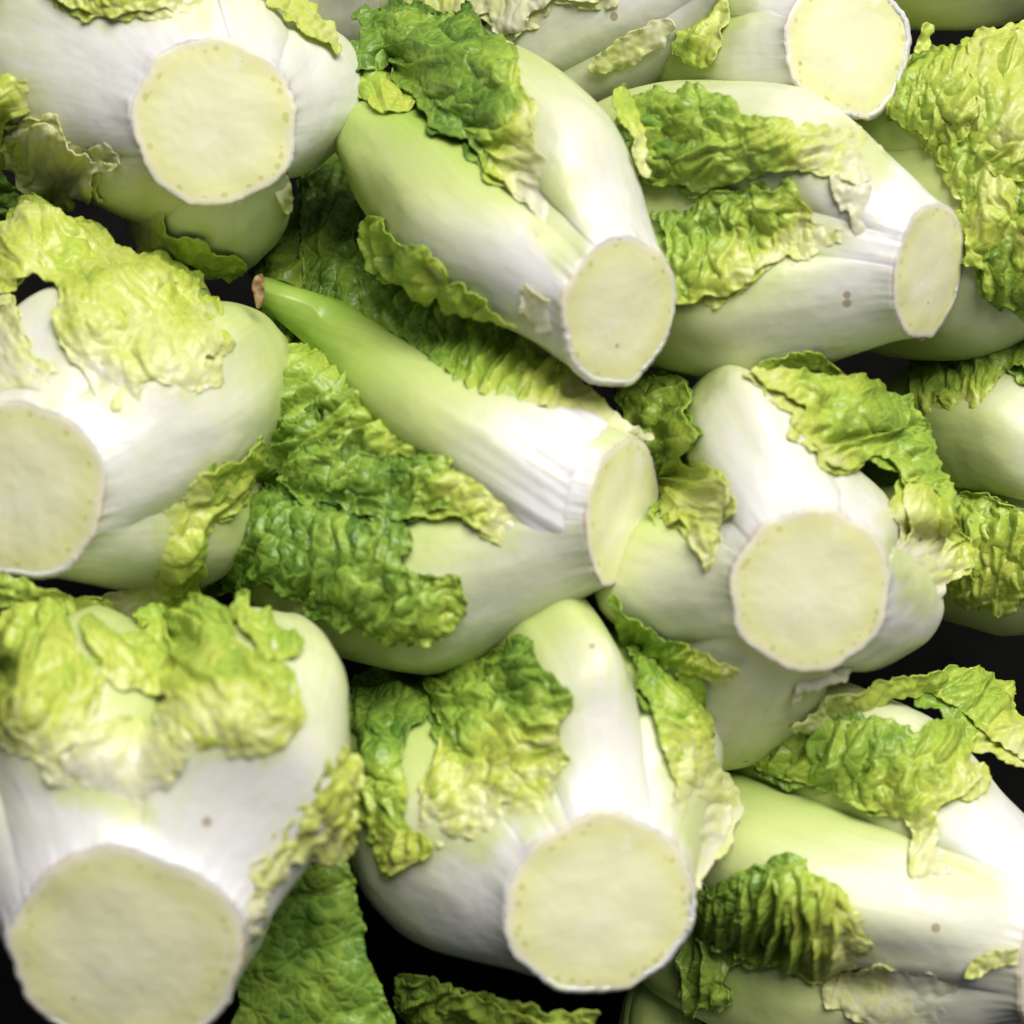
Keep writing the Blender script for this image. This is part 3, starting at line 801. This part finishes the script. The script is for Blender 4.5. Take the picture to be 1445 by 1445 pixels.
K = Head('head on the right edge below the black gap, white with dark crumpled green above', (1640, 745), 95, -0.020, (165, 42), 520, 172, (165, 35), [
    (60, 60, 0.05, 2.2, 0.92, 0.01), (150, 60, 0.05, 2.2, 0.92, 0.01), (225, 50, 0.14, 2.2, 0.95, 0.03, 0, (0.15, 0.5)),
    (275, 40, 0.0, 2.2, 0.95, 0.01, 0, (0.3, 0.8)), (325, 48, 0.18, 2.2, 0.95, 0.04, 0, (0.05, 0.6), 0.25)], 99)
K.blade(W6((1050,250),(1070,160),(1120,120),(1190,150),(1250,120),(1250,90),(1340,60),(1433,40),(1520,60),(1520,250),(1433,200),(1380,190),(1330,240),(1280,290),(1200,320),(1180,240),(1160,300),(1120,340),(1090,330)), 70, (1400,600), (1400,490), 0.85, 0.35, cell=26, curl=12)
K.blade(W6((1190,920),(1190,860),(1220,780),(1200,680),(1220,600),(1290,580),(1350,620),(1433,660),(1520,700),(1520,960),(1433,930),(1400,970),(1350,995),(1310,960),(1240,970)), 80, (1400,840), (1360,700), 0.6, 0.45, cell=30, sink=False)

M = Head('largest lettuce heart, bottom left corner, with broad white ribs above its cut stem', (178, 1345), 167, 0.060, (88, 41), 540, 238, (90, 22), [
    (180, 70, 0.05, 2.2, 0.92, 0.01, 0, (0.1, 0.6)), (250, 60, 0.06, 2.2, 0.92, 0.01), (105, 45, 0.03, 2.2, 0.92, 0.01, 0, (0.1, 0.6), 0.3),
    (285, 40, 0.16, 2.2, 0.95, 0.02, 0, (0.0, 0.4)),
    (332, 40, 0.17, 1.8, 0.95, 0.03, 0, (0.0, 0.4), 0.1),
    (48, 42, 0.30, 1.9, 0.95, 0.05, 0, (0.0, 0.25), 0.08)], 101)
M.blade(W7((1090,620),(1120,600),(1160,500),(1180,520),(1215,560),(1215,680),(1190,850),(1160,900),(1050,890),(980,900),(940,970),(900,1000),(890,1080),(850,1150),(810,1160),(830,1060),(870,960),(900,900),(1000,800),(1040,720)), 60, (360,1300), (490,1080), 0.42, 0.12, sink=False, lift=3)
M.blade(W7((280,130),(330,125),(420,150),(500,100),(460,90),(530,60),(600,60),(640,30),(700,40),(780,80),(810,160),(850,200),(920,240),(975,270),(970,340),(1000,410),(970,470),(920,520),(850,535),(740,520),(640,525),(580,490),(540,450),(560,400),(580,340),(480,330),(400,320),(350,270),(330,230)), -55, (230,1090), (300,880), 0.62, 0.15, cell=34, lift=10)
M.blade(W7((-60,170),(0,180),(30,70),(100,25),(170,50),(235,120),(270,220),(320,270),(310,380),(290,480),(240,500),(200,560),(240,600),(330,640),(420,690),(490,720),(470,750),(400,720),(320,680),(200,640),(130,560),(80,540),(0,490),(-60,450)), 70, (130,1140), (40,900), 0.52, 0.06, cell=34, lift=8)
M.blade(W7((770,60),(830,20),(850,60),(920,80),(960,120),(1015,170),(1000,210),(940,215),(880,200),(830,130)), -40, (350,930), (380,870), 0.72, 0.5, sink=False, curl=14)

O = Head('lettuce heart at the bottom centre, cut stem facing the camera below an upright white rib', (848, 1278), 135, 0.040, (123, 35), 590, 205, (132, 14), [
    (160, 60, 0.08, 2.2, 0.92, 0.01, 0, (0.15, 0.7), 0.2),
    (105, 50, 0.05, 2.2, 0.92, 0.01, 0, (0.0, 0.6), 0.2),
    (62, 46, 0.26, 2.0, 0.92, 0.02, 0, (0.0, 0.6), 0.2),
    (310, 45, 0.04, 2.2, 0.95, 0.02, 0, (0.0, 0.6), 0.2),
    (250, 56, 0.28, 2.2, 0.95, 0.03, 0, (0.02, 0.5), 0.2),
    (8, 30, 0.30, 1.7, 0.97, 0.05, 0, (0.0, 0.6), 0.15)], 111)
O.blade(W8((60,330),(100,300),(200,280),(270,310),(310,370),(300,420),(240,470),(220,560),(240,650),(230,740),(250,790),(310,800),(310,860),(240,900),(200,930),(150,900),(130,800),(80,740),(70,600),(80,500),(50,420)), 80, (600,1250), (520,1020), 0.88, 0.4, sink=False)
O.blade(W8((300,270),(360,240),(450,220),(560,170),(650,150),(700,230),(750,300),(800,340),(760,390),(740,450),(760,540),(730,640),(720,730),(650,770),(610,720),(560,700),(540,780),(480,830),(420,800),(330,850),(280,780),(290,640),(330,560),(340,450),(320,370)), 20, (740,1190), (690,960), 0.80, 0.08, lift=9)
O.blade(W8((980,210),(1050,230),(1120,280),(1170,300),(1190,370),(1230,440),(1260,520),(1290,600),(1320,680),(1320,760),(1290,860),(1240,930),(1210,980),(1190,850),(1150,780),(1130,640),(1100,550),(1070,450),(1020,350),(990,280)), -60, (990,1200), (930,950), 0.72, 0.06)
O.blade(W8((200,1300),(300,1290),(450,1330),(600,1380),(720,1420),(850,1410),(800,1470),(600,1500),(300,1500)), 20, (800,1400), (600,1440), 0.7, 0.55, sink=False)

P = Head('lettuce heart lying on its side, bottom right corner, stem past the edge', (1480, 1325), 130, 0.003, (162, 58), 690, 205, (172, 62), [
    (150, 55, 0.05, 2.2, 0.92, 0.01, 0, (0.1, 0.7), 0.2),
    (60, 50, 0.05, 2.2, 0.92, 0.01, 0, (0.0, 0.6), 0.2),
    (218, 38, 0.34, 1.9, 0.95, 0.02, 0, (0.08, 0.6), 0.2),
    (344, 38, 0.26, 1.8, 0.95, 0.03, 0, (0.0, 0.5), 0.2),
    (280, 36, 0.26, 1.8, 0.95, 0.05, 0, (0.08, 0.5), 0.25)], 121)
P.blade(W9((1040,100),(1100,40),(1180,0),(1300,30),(1370,90),(1410,190),(1445,230),(1550,300),(1550,450),(1445,400),(1350,330),(1260,270),(1160,180)), 30, (1440,1080), (1360,960), 0.68, 0.2, sink=False)
P.blade(W9((370,400),(380,320),(480,250),(600,215),(720,220),(850,230),(970,240),(980,270),(1060,235),(1180,235),(1180,300),(1210,380),(1260,400),(1240,460),(1190,510),(1100,560),(1070,640),(1080,720),(1200,780),(1260,830),(1280,900),(1150,900),(1010,880),(970,800),(980,700),(960,600),(900,570),(850,570),(760,560),(700,520),(700,450),(620,470),(540,470),(440,450)), 70, (1350,1250), (1240,1050), 0.68, 0.02, cell=28, lift=10)
P.blade(W9((640,1280),(720,1220),(830,1200),(1000,1230),(1160,1260),(1260,1300),(1240,1360),(1220,1445),(1220,1500),(850,1500),(800,1445),(700,1390),(630,1350)), 50, (1380,1400), (1150,1380), 0.2, 0.0, amp=0.4, lift=3, under=False)
P.blade(W9((130,880),(200,900),(290,850),(380,810),(450,795),(520,820),(560,880),(640,880),(700,940),(720,1000),(760,1080),(820,1120),(810,1190),(740,1200),(680,1220),(600,1270),(500,1230),(460,1190),(380,1210),(270,1200),(240,1260),(260,1310),(220,1380),(160,1360),(120,1390),(70,1330),(60,1230),(80,1130),(110,1000)), 80, (1260,1340), (1060,1290), 0.74, 0.15, cell=26, pleat=1.8, aniso=3.5, lift=12)
P.blade(W9((1200,1230),(1230,1180),(1290,1140),(1380,1130),(1470,1120),(1470,1180),(1330,1200),(1250,1230)), 10, (1440,1340), (1370,1370), 0.4, 0.15, amp=0.3, sink=False, ragged=0.3)

M.blade(W7((240,500),(330,430),(450,410),(560,460),(640,520),(570,640),(490,725),(430,745),(330,690),(220,620)), 60, (190,1160), (180,1000), 0.22, 0.0, amp=0.6, cell=34, lift=5, under=False)
J.blade(W6((645,1300),(655,1230),(700,1185),(760,1190),(860,1150),(810,1205),(735,1240),(690,1255)), 60, (1100,1000), (1150,940), 0.0, 0.0, amp=0.2, sink=False, lift=9, ragged=0.3, name='torn_flap')
A.blade(W1((1085,760),(1130,735),(1170,780),(1192,820),(1150,858),(1110,810)), 60, (370,260), (410,290), 0.15, 0.0, amp=0.2, sink=False, lift=6, ragged=0.3, name='torn_flap')

Q = Head('small pale head peeping from the dark at the bottom edge', (940, 1660), 40, -0.020, (90, 60), 300, 70, (90, 40), [
    (0, 60, 0.08, 2.2, 0.95, 0.02, 0, (0.15, 0.5)), (80, 60, 0.06), (280, 60, 0.06), (180, 60, 0.05)], 131)

# ------------------------------------------------------------------ a loose outer leaf
class LooseLeaf(Head):
    def __init__(self, label, org, near, fold):
        self.cut = org; self.D = D0 - near; self.u = UNIT * self.D / D0
        self.c = ray(*org) * self.D; self.fold = fold; self.nb = 7
        o = bpy.data.objects.new('lettuce_leaf', None); o.empty_display_size = 0.02
        o.location = to_world(self.c[None])[0]; COL.objects.link(o)
        o['label'] = label; o['category'] = 'leaf'
        self.o = o
        bpy.context.view_layer.update()
    def base_depth(self, X, Y):
        (x0, y0), (x1, y1), v, slope_ = self.fold
        L = math.hypot(x1 - x0, y1 - y0)
        ac = ((X - x0) * -(y1 - y0) + (Y - y0) * (x1 - x0)) / L
        al = ((X - x0) * (x1 - x0) + (Y - y0) * (y1 - y0)) / L
        h = -np.sqrt(ac**2 + 150) * v + al * slope_
        return self.D - h * self.u, np.zeros_like(X)

N = LooseLeaf('loose flat dark green leaf tucked beneath the largest heart at the bottom', (440, 1330), 0.022, ((455, 1230), (500, 1445), 0.32, -0.15))
N.blade(W7((900,1000),(960,950),(1050,900),(1160,890),(1190,960),(1220,1040),(1230,1150),(1260,1250),(1300,1340),(1330,1445),(1340,1560),(780,1560),(800,1445),(830,1240),(880,1180),(890,1080)), 20, (430,1100), (440,1330), 0.86, 0.76, cell=95, amp=0.6, pleat=0.5, sink=False)
N.rib(W7((1095,905),(1125,905),(1150,1050),(1178,1200),(1215,1330),(1250,1450),(1260,1540),(1225,1540),(1205,1450),(1170,1330),(1140,1200),(1118,1050)), FX((470,1540),(460,1220)), 9, (0.35, 0.75), 14)
